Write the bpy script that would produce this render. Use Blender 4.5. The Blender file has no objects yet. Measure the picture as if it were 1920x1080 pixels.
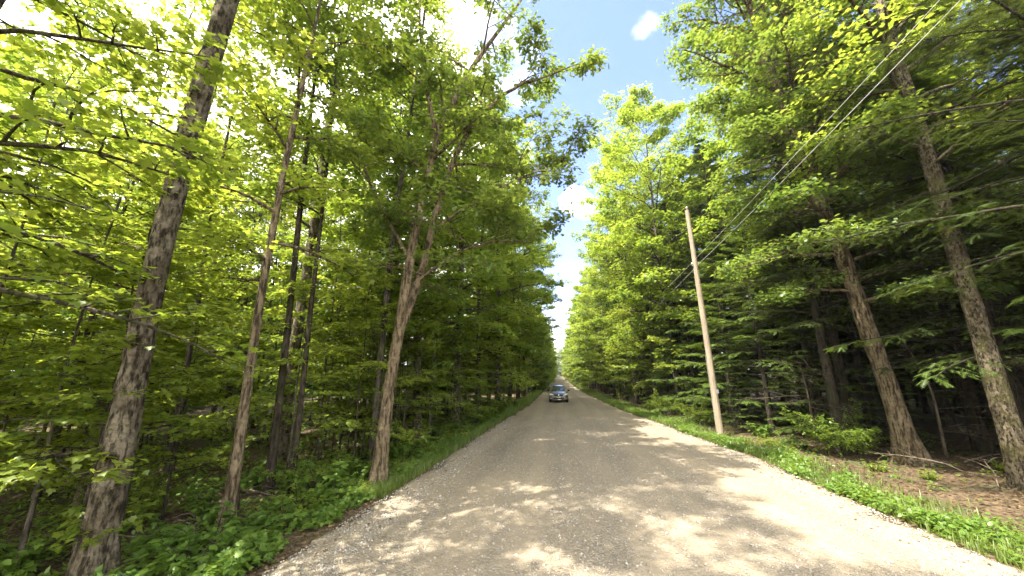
import bpy, math
import numpy as np
from mathutils import Vector
R = math.radians
sc = bpy.context.scene
C = sc.collection

# ------------------------------------------------------------------ camera
cam_d = bpy.data.cameras.new('camera'); cam = bpy.data.objects.new('camera', cam_d); C.objects.link(cam)
cam_d.sensor_width = 36; cam_d.lens = 12.99; cam_d.clip_end = 3000; cam_d.clip_start = 0.05
cam.location = (0, 0, 2.8); cam.rotation_euler = (R(90 + 13.0), 0, R(7.13))
sc.camera = cam

# ------------------------------------------------------------------ light
SUN_AZ = math.atan2(-0.75, -0.50)      # from +Y, clockwise
SUN_EL = R(62)
EXPOSURE = 2.3
to_sun = Vector((math.sin(SUN_AZ) * math.cos(SUN_EL), math.cos(SUN_AZ) * math.cos(SUN_EL), math.sin(SUN_EL)))
sd = bpy.data.lights.new('sun', 'SUN'); sd.energy = 3.2; sd.angle = R(0.6); sd.color = (1.0, 0.93, 0.80)
so = bpy.data.objects.new('sun', sd); C.objects.link(so); so.rotation_euler = to_sun.to_track_quat('Z', 'Y').to_euler()

w = bpy.data.worlds.new('World'); sc.world = w; w.use_nodes = True
nt = w.node_tree; N = nt.nodes; Lk = nt.links; N.clear()
out = N.new('ShaderNodeOutputWorld'); bg = N.new('ShaderNodeBackground'); bg.inputs[1].default_value = 0.12
sky = N.new('ShaderNodeTexSky'); sky.sky_type = 'NISHITA'; sky.sun_disc = False
sky.sun_elevation = SUN_EL; sky.sun_rotation = SUN_AZ % (2 * math.pi); sky.dust_density = .6; sky.ozone_density = 2.5
tc = N.new('ShaderNodeTexCoord')
def wmath(op, a, b=None, clamp=False):
    n = N.new('ShaderNodeMath'); n.operation = op; n.use_clamp = clamp
    for i, v in enumerate((a, b)):
        if v is None: continue
        if isinstance(v, (int, float)): n.inputs[i].default_value = v
        else: Lk.new(v, n.inputs[i])
    return n.outputs[0]
def wramp(v, a, b):
    n = N.new('ShaderNodeMapRange'); n.interpolation_type = 'SMOOTHSTEP'; n.inputs[1].default_value = a; n.inputs[2].default_value = b
    Lk.new(v, n.inputs[0]); return n.outputs[0]
def wdist(d):
    n = N.new('ShaderNodeVectorMath'); n.operation = 'DISTANCE'; Lk.new(tc.outputs['Generated'], n.inputs[0])
    n.inputs[1].default_value = Vector(d).normalized(); return n.outputs['Value']
nz = N.new('ShaderNodeTexNoise'); nz.inputs['Scale'].default_value = 3.2; nz.inputs['Detail'].default_value = 7; nz.inputs['Roughness'].default_value = 0.6
Lk.new(tc.outputs['Generated'], nz.inputs['Vector'])
nf = N.new('ShaderNodeTexNoise'); nf.inputs['Scale'].default_value = 22; nf.inputs['Detail'].default_value = 6
Lk.new(tc.outputs['Generated'], nf.inputs['Vector'])
sep = N.new('ShaderNodeSeparateXYZ'); Lk.new(tc.outputs['Generated'], sep.inputs[0])
# broad bright cloud bank towards the left and added behind the camera, thin haze near the horizon, two small puffs over the road
left = wmath('MAXIMUM', wmath('MULTIPLY', sep.outputs[0], -1.15), wmath('MULTIPLY', sep.outputs[1], -1.0))  # second term adds unseen cloud behind the camera to brighten the shade
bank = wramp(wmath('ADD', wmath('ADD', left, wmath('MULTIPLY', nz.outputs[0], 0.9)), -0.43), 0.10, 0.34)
low = wramp(sep.outputs[2], 0.27, -0.05)
def puff(d, r, squash=1.0):
    v = wmath('ADD', wdist(d), wmath('MULTIPLY', wmath('ADD', nf.outputs[0], -0.5), r * 2.2))
    return wramp(v, r * 1.15, r * 0.55)
CLOUDS = [((0.0602, 1.0, 0.485), 0.034), ((0.085, 1.0, 0.47), 0.03), ((0.30, 1.0, 1.07), 0.024)]
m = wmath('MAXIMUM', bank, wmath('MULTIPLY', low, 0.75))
for i, (d, r) in enumerate(CLOUDS):
    m = wmath('MAXIMUM', m, wmath('MULTIPLY', puff(d, r), 0.95 if i < 2 else 0.10))
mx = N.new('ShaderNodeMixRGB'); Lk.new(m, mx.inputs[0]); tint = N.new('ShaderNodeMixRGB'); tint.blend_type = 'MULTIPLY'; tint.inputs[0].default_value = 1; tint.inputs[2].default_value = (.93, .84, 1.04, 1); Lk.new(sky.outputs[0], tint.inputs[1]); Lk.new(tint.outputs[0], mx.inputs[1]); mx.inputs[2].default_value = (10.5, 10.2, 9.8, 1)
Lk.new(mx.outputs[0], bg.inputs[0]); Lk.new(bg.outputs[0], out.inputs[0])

sc.view_settings.view_transform = 'Standard'; sc.view_settings.look = 'None'
sc.view_settings.exposure = EXPOSURE; sc.view_settings.gamma = 1.0
cy = sc.cycles
cy.max_bounces = 9; cy.diffuse_bounces = 6; cy.glossy_bounces = 2; cy.transmission_bounces = 7; cy.transparent_max_bounces = 4
cy.use_denoising = True; cy.use_adaptive_sampling = True; cy.adaptive_threshold = 0.02
cy.sample_clamp_indirect = 6; cy.caustics_reflective = False; cy.caustics_refractive = False

# ------------------------------------------------------------------ materials
def mat(name):
    mt = bpy.data.materials.new(name); mt.use_nodes = True; t = mt.node_tree; t.nodes.clear()
    o = t.nodes.new('ShaderNodeOutputMaterial'); return mt, t, o
def nd(t, kind, **kw):
    n = t.nodes.new(kind)
    for k, v in kw.items():
        if k in ('operation', 'blend_type', 'data_type', 'feature', 'interpolation_type', 'noise_dimensions', 'distance'): setattr(n, k, v)
    return n
def ramp(t, src, stops):
    n = t.nodes.new('ShaderNodeValToRGB'); cr = n.color_ramp
    while len(cr.elements) < len(stops): cr.elements.new(0.5)
    for e, (p, c) in zip(cr.elements, stops): e.position = p; e.color = (*c, 1)
    t.links.new(src, n.inputs[0]); return n.outputs[0]
def noise(t, vec, scale, detail=4, rough=0.55):
    n = t.nodes.new('ShaderNodeTexNoise'); n.inputs['Scale'].default_value = scale; n.inputs['Detail'].default_value = detail; n.inputs['Roughness'].default_value = rough
    if vec is not None: t.links.new(vec, n.inputs['Vector'])
    return n.outputs[0]
def mapping(t, vec, scale):
    n = t.nodes.new('ShaderNodeMapping'); n.inputs['Scale'].default_value = scale; t.links.new(vec, n.inputs[0]); return n.outputs[0]
def mixc(t, f, a, b, kind='MIX'):
    n = t.nodes.new('ShaderNodeMixRGB'); n.blend_type = kind
    for i, v in ((0, f), (1, a), (2, b)):
        if isinstance(v, (int, float)): n.inputs[i].default_value = v
        elif isinstance(v, tuple): n.inputs[i].default_value = (*v, 1)
        else: t.links.new(v, n.inputs[i])
    return n.outputs[0]
def mth(t, op, a, b):
    n = t.nodes.new('ShaderNodeMath'); n.operation = op
    for i, v in enumerate((a, b)):
        if isinstance(v, (int, float)): n.inputs[i].default_value = v
        else: t.links.new(v, n.inputs[i])
    return n.outputs[0]

def leaf_mat(name, dark, light, trans_dark, trans_light, tmix=0.5, gloss=0.035):
    mt, t, o = mat(name)
    g = t.nodes.new('ShaderNodeNewGeometry'); oi = t.nodes.new('ShaderNodeObjectInfo'); c = t.nodes.new('ShaderNodeTexCoord')
    clump = noise(t, c.outputs['Object'], 0.55, 2)
    f = mth(t, 'ADD', mth(t, 'MULTIPLY', g.outputs['Random Per Island'], 0.55), mth(t, 'MULTIPLY', oi.outputs['Random'], 0.22))
    f = mth(t, 'ADD', f, mth(t, 'MULTIPLY', mth(t, 'SUBTRACT', clump, 0.38), 0.8))
    cd = ramp(t, f, [(0.0, dark), (1.0, light)]); ct = ramp(t, f, [(0.0, trans_dark), (1.0, trans_light)])
    d = t.nodes.new('ShaderNodeBsdfDiffuse'); t.links.new(cd, d.inputs[0])
    tr = t.nodes.new('ShaderNodeBsdfTranslucent'); t.links.new(ct, tr.inputs[0])
    m1 = t.nodes.new('ShaderNodeMixShader'); m1.inputs[0].default_value = tmix; t.links.new(d.outputs[0], m1.inputs[1]); t.links.new(tr.outputs[0], m1.inputs[2])
    gl = t.nodes.new('ShaderNodeBsdfGlossy'); gl.inputs['Roughness'].default_value = 0.42; gl.inputs[0].default_value = (.8, .85, .75, 1)
    m2 = t.nodes.new('ShaderNodeMixShader'); m2.inputs[0].default_value = gloss; t.links.new(m1.outputs[0], m2.inputs[1]); t.links.new(gl.outputs[0], m2.inputs[2])
    t.links.new(m2.outputs[0], o.inputs[0]); return mt
M = {}
M['maple'] = leaf_mat('maple_leaves', (.075, .15, .022), (.20, .26, .040), (.25, .39, .030), (.58, .64, .075), .5)
M['oak'] = leaf_mat('oak_leaves', (.05, .11, .025), (.135, .188, .04), (.16, .27, .030), (.40, .46, .065), .47)
M['fresh'] = leaf_mat('fresh_leaves', (.10, .17, .022), (.24, .29, .045), (.33, .46, .035), (.66, .68, .09), .52)
M['conifer'] = leaf_mat('conifer_needles', (.034, .068, .02), (.11, .145, .034), (.06, .10, .018), (.19, .22, .035), .3, .035)
M['conifer_light'] = leaf_mat('young_conifer_needles', (.07, .145, .03), (.18, .25, .045), (.13, .23, .025), (.33, .41, .05), .40, .04)
M['cover'] = leaf_mat('ground_plants', (.075, .155, .028), (.18, .27, .045), (.19, .32, .03), (.40, .50, .06), .42)
M['grass'] = leaf_mat('verge_grass', (.08, .14, .03), (.20, .26, .06), (.18, .27, .03), (.38, .44, .06), .45)
M['litter'] = leaf_mat('fallen_leaves', (.045, .028, .014), (.22, .145, .07), (.07, .04, .018), (.20, .13, .05), .15, .04)

def bark_mat(name, c0, c1, c2, vscale=7, moss=None, bump=0.9, stretch=0.22, flake=True):
    mt, t, o = mat(name)
    c = t.nodes.new('ShaderNodeTexCoord'); v = mapping(t, c.outputs['Object'], (1, 1, stretch))
    fz = noise(t, v, vscale * 1.5, 7, .62)
    crack = ramp(t, fz, [(0.39, (0, 0, 0)), (0.51, (1, 1, 1))])
    hb = noise(t, mapping(t, c.outputs['Object'], (1, 1, 1.6)), vscale * .9, 4, .6)
    crack = mixc(t, .35, crack, ramp(t, hb, [(0.42, (0, 0, 0)), (0.5, (1, 1, 1))]), 'MULTIPLY')
    big = noise(t, c.outputs['Object'], 1.6, 5); fine = noise(t, v, 26, 6, 0.7)
    col = ramp(t, big, [(0.34, c1), (0.62, c2)])
    col = mixc(t, mth(t, 'MULTIPLY', fine, 0.7), col, c0)
    col = mixc(t, crack, c0, col)
    if moss:
        mm = ramp(t, noise(t, c.outputs['Object'], 2.3, 4), [(0.5, (0, 0, 0)), (0.66, (1, 1, 1))])
        col = mixc(t, mm, col, moss)
    p = t.nodes.new('ShaderNodeBsdfPrincipled'); p.inputs['Roughness'].default_value = 0.9; p.inputs['Specular IOR Level'].default_value = 0.2
    t.links.new(col, p.inputs['Base Color'])
    b = t.nodes.new('ShaderNodeBump'); b.inputs['Strength'].default_value = bump; b.inputs['Distance'].default_value = 0.04
    h = mth(t, 'ADD', mth(t, 'MULTIPLY', crack, 0.7), mth(t, 'MULTIPLY', fine, 0.6))
    t.links.new(h, b.inputs['Height']); t.links.new(b.outputs[0], p.inputs['Normal'])
    t.links.new(p.outputs[0], o.inputs[0]); return mt
M['bark_grey'] = bark_mat('platy_grey_bark', (.028, .021, .012), (.15, .118, .076), (.34, .29, .21), 9, None, 1.0, .32)
M['bark_brown'] = bark_mat('brown_bark', (.026, .021, .016), (.11, .09, .067), (.21, .18, .14), 9, (.08, .085, .035))
M['bark_tan'] = bark_mat('tan_bark', (.04, .03, .017), (.20, .15, .088), (.36, .285, .185), 9, None, 1.0, 0.2)
M['bark_flaky'] = bark_mat('flaky_speckled_bark', (.03, .022, .013), (.125, .095, .058), (.34, .285, .20), 13, (.13, .12, .05), 1.0, 0.45)
M['bark_dark'] = bark_mat('dark_bark', (.018, .014, .010), (.06, .047, .034), (.11, .088, .065), 9, (.05, .055, .02))
M['twig'] = bark_mat('dead_twigs', (.06, .045, .03), (.17, .13, .095), (.27, .22, .17), 12, None, .4)

def simple(name, col, rough=.5, metal=0, bump=None, var=0.0, coat=0.0, spec=.5):
    mt, t, o = mat(name); p = t.nodes.new('ShaderNodeBsdfPrincipled')
    p.inputs['Roughness'].default_value = rough; p.inputs['Metallic'].default_value = metal; p.inputs['Coat Weight'].default_value = coat
    p.inputs['Specular IOR Level'].default_value = spec
    c = t.nodes.new('ShaderNodeTexCoord'); n = noise(t, c.outputs['Object'], 9, 5)
    cc = ramp(t, n, [(.3, tuple(x * (1 - var) for x in col)), (.7, tuple(min(1, x * (1 + var)) for x in col))])
    t.links.new(cc, p.inputs['Base Color'])
    if bump:
        b = t.nodes.new('ShaderNodeBump'); b.inputs['Distance'].default_value = bump; t.links.new(noise(t, c.outputs['Object'], 60, 4), b.inputs['Height']); t.links.new(b.outputs[0], p.inputs['Normal'])
    t.links.new(p.outputs[0], o.inputs[0]); return mt
M['paint_dark'] = simple('grey_car_paint', (.15, .135, .115), .32, .25, None, .04, 1.0)
M['paint_white'] = simple('white_car_paint', (.75, .75, .73), .3, 0, None, .03, .6)
M['glass'] = simple('car_glass', (.03, .04, .045), .06, .1, None, .02, 1.0, 1.0)
M['black'] = simple('black_trim', (.015, .015, .016), .5, 0, None, .1)
M['rubber'] = simple('tyre_rubber', (.02, .02, .02), .85, 0, None, .15)
M['chrome'] = simple('chrome', (.75, .75, .77), .15, 1.0, None, .03)
M['lamp'] = simple('headlight_glass', (.85, .86, .88), .08, 0, None, .02, 1.0, 1.0)
M['plate'] = simple('plate', (.45, .52, .35), .5, 0, None, .1)
M['amber'] = simple('amber_lens', (.6, .2, .03), .2, 0, None, .05)
M['porcelain'] = simple('insulator_porcelain', (.5, .5, .46), .25, 0, None, .05)
M['metal'] = simple('galvanised_metal', (.35, .35, .34), .45, .8, None, .1)
M['wire'] = simple('aluminium_cable', (.78, .78, .76), .5, 0, None, .05)

# weathered pole wood: vertical grain, pale top
mt, t, o = mat('weathered_pole_wood'); c = t.nodes.new('ShaderNodeTexCoord'); v = mapping(t, c.outputs['Object'], (14, 14, .5))
g1 = noise(t, v, 3, 6, .7); col = ramp(t, g1, [(.3, (.15, .115, .08)), (.55, (.35, .285, .205)), (.8, (.52, .45, .35))])
p = t.nodes.new('ShaderNodeBsdfPrincipled'); p.inputs['Roughness'].default_value = .85; t.links.new(col, p.inputs['Base Color'])
b = t.nodes.new('ShaderNodeBump'); b.inputs['Distance'].default_value = .02; b.inputs['Strength'].default_value = .6; t.links.new(g1, b.inputs['Height']); t.links.new(b.outputs[0], p.inputs['Normal'])
t.links.new(p.outputs[0], o.inputs[0]); M['pole'] = mt

# gravel road
mt, t, o = mat('packed_gravel'); c = t.nodes.new('ShaderNodeTexCoord'); P0 = c.outputs['Object']
vo = t.nodes.new('ShaderNodeTexVoronoi'); vo.inputs['Scale'].default_value = 26; t.links.new(P0, vo.inputs['Vector'])
vo2 = t.nodes.new('ShaderNodeTexVoronoi'); vo2.inputs['Scale'].default_value = 62; t.links.new(P0, vo2.inputs['Vector'])
stone = ramp(t, vo.outputs['Color'], [(.0, (.12, .10, .074)), (.5, (.26, .22, .163)), (1, (.43, .37, .285))])
stone2 = ramp(t, vo2.outputs['Color'], [(.0, (.145, .123, .093)), (1, (.37, .32, .25))])
st = mixc(t, .5, stone, stone2)
bands = noise(t, mapping(t, P0, (1.0, .035, 1)), 1.25, 3, .5)
patch = noise(t, mapping(t, P0, (1, .45, 1)), .8, 6, .65)
dust = mth(t, 'ADD', mth(t, 'MULTIPLY', bands, .75), mth(t, 'MULTIPLY', patch, .5))
dm = ramp(t, dust, [(.50, (0.08, 0.08, 0.08)), (.78, (.85, .85, .85))])
sand = mixc(t, noise(t, P0, 90, 3), (.30, .24, .16), (.38, .31, .215))
sep2 = t.nodes.new('ShaderNodeSeparateXYZ'); t.links.new(P0, sep2.inputs[0])
col = mixc(t, dm, st, sand)
col = mixc(t, mth(t, 'MULTIPLY', ramp(t, noise(t, P0, 200, 2), [(.60, (0, 0, 0)), (.68, (1, 1, 1))]), .5), col, (.13, .11, .09))
p = t.nodes.new('ShaderNodeBsdfPrincipled'); p.inputs['Roughness'].default_value = .93; p.inputs['Specular IOR Level'].default_value = .15
t.links.new(col, p.inputs['Base Color'])
h = mth(t, 'ADD', mth(t, 'MULTIPLY', mth(t, 'SUBTRACT', 1.0, vo.outputs['Distance']), 1.0), mth(t, 'MULTIPLY', mth(t, 'SUBTRACT', 1.0, vo2.outputs['Distance']), .5))
h = mth(t, 'MULTIPLY', h, mth(t, 'SUBTRACT', 1.15, dm))
h = mth(t, 'ADD', h, mth(t, 'MULTIPLY', noise(t, P0, 5, 6), 1.6)); h = mth(t, 'ADD', h, mth(t, 'MULTIPLY', noise(t, mapping(t, P0, (1, .3, 1)), 1.6, 4), 4.0))
b = t.nodes.new('ShaderNodeBump'); b.inputs['Distance'].default_value = .028; b.inputs['Strength'].default_value = .9; t.links.new(h, b.inputs['Height']); t.links.new(b.outputs[0], p.inputs['Normal'])
t.links.new(p.outputs[0], o.inputs[0]); M['gravel'] = mt
M['stone'] = simple('loose_stones', (.36, .33, .28), .9, 0, .01, .45, 0, .2)

# forest floor
mt, t, o = mat('forest_soil'); c = t.nodes.new('ShaderNodeTexCoord'); P0 = c.outputs['Object']
vo = t.nodes.new('ShaderNodeTexVoronoi'); vo.inputs['Scale'].default_value = 14; t.links.new(P0, vo.inputs['Vector'])
leafc = ramp(t, vo.outputs['Color'], [(0, (.04, .026, .014)), (.5, (.095, .064, .034)), (1, (.17, .115, .062))])
mossy = ramp(t, noise(t, P0, .7, 5), [(.52, (0, 0, 0)), (.64, (1, 1, 1))])
col = mixc(t, mth(t, 'MULTIPLY', mossy, .65), leafc, (.06, .085, .022))
p = t.nodes.new('ShaderNodeBsdfPrincipled'); p.inputs['Roughness'].default_value = .95; t.links.new(col, p.inputs['Base Color'])
b = t.nodes.new('ShaderNodeBump'); b.inputs['Distance'].default_value = .05; t.links.new(mth(t, 'ADD', vo.outputs['Distance'], noise(t, P0, 6, 6)), b.inputs['Height']); t.links.new(b.outputs[0], p.inputs['Normal'])
t.links.new(p.outputs[0], o.inputs[0]); M['soil'] = mt

# ------------------------------------------------------------------ mesh helpers
class MB:
    def __init__(s): s.v = []; s.f = []; s.n = 0
    def add(s, v, f):
        v = np.asarray(v, float).reshape(-1, 3); f = np.asarray(f, int)
        s.v.append(v); s.f.append(f + s.n); s.n += len(v)
    def mesh(s, name, m, smooth=False):
        me = bpy.data.meshes.new(name); v = np.concatenate(s.v)
        me.vertices.add(len(v)); me.vertices.foreach_set('co', v.ravel().astype(np.float32))
        tot = np.concatenate([np.full(len(f), f.shape[1]) for f in s.f]); li = np.concatenate([f.ravel() for f in s.f])
        st = np.concatenate([[0], np.cumsum(tot)[:-1]])
        me.loops.add(len(li)); me.loops.foreach_set('vertex_index', li.astype(np.int32))
        me.polygons.add(len(tot)); me.polygons.foreach_set('loop_start', st.astype(np.int32)); me.polygons.foreach_set('loop_total', tot.astype(np.int32))
        if smooth: me.polygons.foreach_set('use_smooth', np.ones(len(tot), bool))
        me.materials.append(m); me.update(calc_edges=True); return me
    def obj(s, name, m, parent=None, smooth=False):
        o = bpy.data.objects.new(name, s.mesh(name, m, smooth)); C.objects.link(o)
        if parent: o.parent = parent
        return o

def tubes(mb, P, Rd, S=5, rough=0.0, rng=None, cap=False, scale=None):
    P = np.asarray(P, float); Rd = np.asarray(Rd, float)
    if P.ndim == 2: P = P[None]; Rd = Rd[None]
    n, k, _ = P.shape
    T = np.gradient(P, axis=1); T /= np.linalg.norm(T, axis=2, keepdims=True) + 1e-9
    ch = P[:, -1] - P[:, 0]; ch /= np.linalg.norm(ch, axis=1, keepdims=True) + 1e-9
    ref = np.where(np.abs(ch[:, 2:3]) > .7, np.array([[1., 0, 0]]), np.array([[0, 0, 1.]]))[:, None, :]
    A = np.cross(T, ref); A /= np.linalg.norm(A, axis=2, keepdims=True) + 1e-9; B = np.cross(T, A)
    th = np.linspace(0, 2 * np.pi, S, endpoint=False)
    rr = Rd[:, :, None] * np.ones((1, 1, S))
    if scale is not None: rr = rr * scale[None]
    V = P[:, :, None, :] + rr[..., None] * (np.cos(th)[None, None, :, None] * A[:, :, None, :] + np.sin(th)[None, None, :, None] * B[:, :, None, :])
    i = np.arange(n)[:, None, None] * k * S; j = np.arange(k - 1)[None, :, None] * S; q = np.arange(S)[None, None, :]; q2 = (q + 1) % S
    F = np.stack([i + j + q, i + j + q2, i + j + S + q2, i + j + S + q], -1).reshape(-1, 4)
    mb.add(V, F)
    if cap:
        mb.add(V[0, -1], [list(range(S))])

def curve(rng, B, az, el, L, droop, wob, k=5):
    n = len(B); s = np.linspace(0, 1, k - 1)[None]
    A = az[:, None] + np.cumsum(rng.normal(0, wob, (n, k - 1)), 1)
    E = el[:, None] + droop * s + rng.normal(0, wob * .6, (n, k - 1))
    D = np.stack([np.cos(E) * np.cos(A), np.cos(E) * np.sin(A), np.sin(E)], -1) * (L / (k - 1))[:, None, None]
    return np.concatenate([B[:, None], B[:, None] + np.cumsum(D, 1)], 1)
def sample(P, idx, s):
    k = P.shape[1]; x = np.clip(s, 0, .9999) * (k - 1); i = x.astype(int); f = (x - i)[:, None]
    a = P[idx, i]; b = P[idx, i + 1]; T = b - a; T = T / (np.linalg.norm(T, axis=1, keepdims=True) + 1e-9)
    return a * (1 - f) + b * f, T
def kids(rng, P, L, m, s0, s1, fac, spread, el0, el1, keep_el=.5, end=1.15):
    n = len(P); idx = np.repeat(np.arange(n), m); j = np.tile(np.arange(m), n)
    s = s0 + (s1 - s0) * (j + rng.uniform(0, 1, len(j))) / m
    pos, T = sample(P, idx, s); side = np.where((j + idx) % 2 == 0, 1, -1)
    az = np.arctan2(T[:, 1], T[:, 0]) + side * rng.uniform(*spread, len(j)); el = np.arcsin(np.clip(T[:, 2], -1, 1)) * keep_el + rng.uniform(el0, el1, len(j))
    return pos, az, el, L[idx] * fac * (end - s) * rng.uniform(.7, 1.25, len(j)), s

# leaf templates: (verts, tris); y runs from stem to tip, unit length
def fan(outline, fold=.12):
    o = np.array(outline, float); o = np.concatenate([o, o[::-1] * [-1, 1]]) if o[0, 0] != 0 else np.concatenate([o, (o[1:-1] * [-1, 1])[::-1]])
    c = np.array([[0, .42]]); p = np.concatenate([c, o]); v = np.c_[p, fold * np.abs(p[:, 0]) - .10 * (p[:, 1] - .4) ** 2 * 2]
    n = len(o); return v, np.array([[0, 1 + i, 1 + (i + 1) % n] for i in range(n)])
T_MAPLE = fan([(0, .05), (.22, -.05), (.30, .12), (.58, .12), (.46, .30), (.56, .52), (.30, .50), (.20, .60), (.22, .78), (.10, .74), (0, 1.05)])
T_OAK = fan([(0, 0), (.16, .22), (.10, .34), (.30, .50), (.16, .60), (.26, .84), (0, 1.0)])
T_SIMPLE = (np.array([[0, 0, 0], [.34, .42, .06], [0, 1, -.05], [-.34, .42, .06]]), np.array([[0, 1, 2], [0, 2, 3]]))
T_OVAL = (np.array([[0, 0, 0], [.24, .2, .04], [.28, .55, .05], [0, 1, -.06], [-.28, .55, .05], [-.24, .2, .04]]), np.array([[0, 1, 2], [0, 2, 3], [0, 3, 4], [0, 4, 5]]))
def frond(m=6, w=.30):
    v = [[0, 0, 0], [.025, .5, 0], [0, 1.0, -.08], [-.025, .5, 0]]; f = [[0, 1, 2], [0, 2, 3]]
    for i in range(m):
        y = .08 + .82 * i / m; ww = w * (1 - .55 * i / m)
        for s in (1, -1):
            b = len(v); v += [[0, y, 0], [0, y + .075, 0], [s * ww, y + .15, -.03]]; f.append([b, b + 1, b + 2])
    return np.array(v, float), np.array(f)
T_FROND = frond()
T_BIG = frond(4, .42)
def leaves(mb, rng, pos, az, el, size, tpl, tilt=.35, up=None):
    n = len(pos); V, F = tpl
    Y = np.stack([np.cos(el) * np.cos(az), np.cos(el) * np.sin(az), np.sin(el)], -1)
    U = np.tile(np.array([0, 0, 1.]), (n, 1)) if up is None else up
    U = U + rng.normal(0, tilt, (n, 3))
    X = np.cross(Y, U); X /= np.linalg.norm(X, axis=1, keepdims=True) + 1e-9; Z = np.cross(X, Y)
    W = V[None, :, 0:1] * X[:, None] + V[None, :, 1:2] * Y[:, None] + V[None, :, 2:3] * Z[:, None]
    mb.add(pos[:, None] + W * size[:, None, None], (F[None] + (np.arange(n) * len(V))[:, None, None]).reshape(-1, 3))

def tag(o, label, cat, group=None):
    o['label'] = label; o['category'] = cat
    if group: o['group'] = group
    return o
def kind(o, k): o['kind'] = k; return o
def empty(name, loc=(0, 0, 0), rz=0):
    e = bpy.data.objects.new(name, None); C.objects.link(e); e.location = loc; e.rotation_euler = (0, 0, rz); e.empty_display_size = .3
    return e

# ------------------------------------------------------------------ terrain
LE = np.array([[-30, -4.4], [3, -4.35], [5.6, -4.2], [8.2, -4.1], [10.5, -3.9], [19.8, -3.55], [34.6, -2.75], [60, -2.6], [400, -2.6]])
RE = np.array([[-30, 6.6], [7, 6.45], [10.2, 6.4], [14.8, 6.45], [18, 6.0], [23, 5.6], [32, 4.6], [50, 3.7], [70, 3.2], [400, 3.0]])
def le(y): return np.interp(y, LE[:, 0], LE[:, 1])
def re(y): return np.interp(y, RE[:, 0], RE[:, 1])
def wav(x, y): return .5 * np.sin(x * .9 + 1.3 * np.sin(y * .37)) * np.cos(y * .7 + .5 * x) + .3 * np.sin(x * 2.3 + y * 1.7) + .2 * np.sin(3.1 * y - 1.9 * x)
def gz(x, y):
    x = np.asarray(x, float); y = np.asarray(y, float)
    dl = le(y) - x; dr = x - re(y); d = np.maximum(dl, dr)
    side = np.clip(d / 2.0, 0, 1); side = side * side * (3 - 2 * side)
    z = side * (.07 * wav(x, y)) - .28 * np.clip(dl / 3, 0, 1) * (dl > 0) + .12 * np.clip(dr / 5, 0, 1) * (dr > 0)
    return np.where(d < 0, -.07, z)
def grid(name, xs, ys, zf, m):
    X, Y = np.meshgrid(xs, ys); Z = zf(X, Y); nx = len(xs); ny = len(ys)
    i = np.arange(ny - 1)[:, None] * nx; j = np.arange(nx - 1)[None]
    F = np.stack([i + j, i + j + 1, i + j + nx + 1, i + j + nx], -1).reshape(-1, 4)
    mb = MB(); mb.add(np.stack([X, Y, Z], -1), F); return mb.obj(name, m, None, True)
xs = np.concatenate([[-900, -400, -150, -80], np.arange(-45, -10, 1.2), np.arange(-10, 14, .3), np.arange(14, 46, 1.2), [80, 150, 400, 900]])
ys = np.concatenate([[-300, -80], np.arange(-30, 0, 1.5), np.arange(0, 30, .35), np.arange(30, 80, 1.2), np.arange(80, 460, 8), [700, 1500]])
kind(grid('ground', xs, ys, gz, M['soil']), 'structure')
# road sheet with ragged edges
rng = np.random.default_rng(5)
rys = np.concatenate([np.arange(-25, 2, .5), np.arange(2, 40, .12), np.arange(40, 378, .8)])
us = np.concatenate([[0, .004, .02], np.linspace(.05, .95, 36), [.98, .996, 1]])
rag = lambda ph: .10 * np.sin(rys * 1.7 + ph) + .06 * np.sin(rys * 4.3 + 2 * ph) + .05 * rng.normal(size=len(rys))
lx = le(rys) + rag(0); rx = re(rys) + rag(2)
X = lx[:, None] + (rx - lx)[:, None] * us[None]; Y = np.repeat(rys[:, None], len(us), 1)
U = us[None] + 0 * X; edge = np.minimum(U, 1 - U) * (rx - lx)[:, None]
Z = .05 * (1 - (2 * U - 1) ** 2) + .012 * np.sin(X * 3.1 + .2 * np.sin(Y * .3)) + .006 * wav(X * 2, Y * 2) - .09 * (edge < .02) + .01
Z += np.where(edge < .5, .025 * wav(X * 4, Y * 4), 0)
ny, nx = X.shape; i = np.arange(ny - 1)[:, None] * nx; j = np.arange(nx - 1)[None]
mb = MB(); mb.add(np.stack([X, Y, Z], -1), np.stack([i + j, i + j + 1, i + j + nx + 1, i + j + nx], -1).reshape(-1, 4))
kind(mb.obj('road', M['gravel'], None, True), 'structure')
def rz_(x, y):
    u = (x - le(y)) / (re(y) - le(y)); return .05 * (1 - (2 * u - 1) ** 2) + .012 * np.sin(x * 3.1 + .2 * np.sin(y * .3)) + .006 * wav(x * 2, y * 2) + .01
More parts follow.
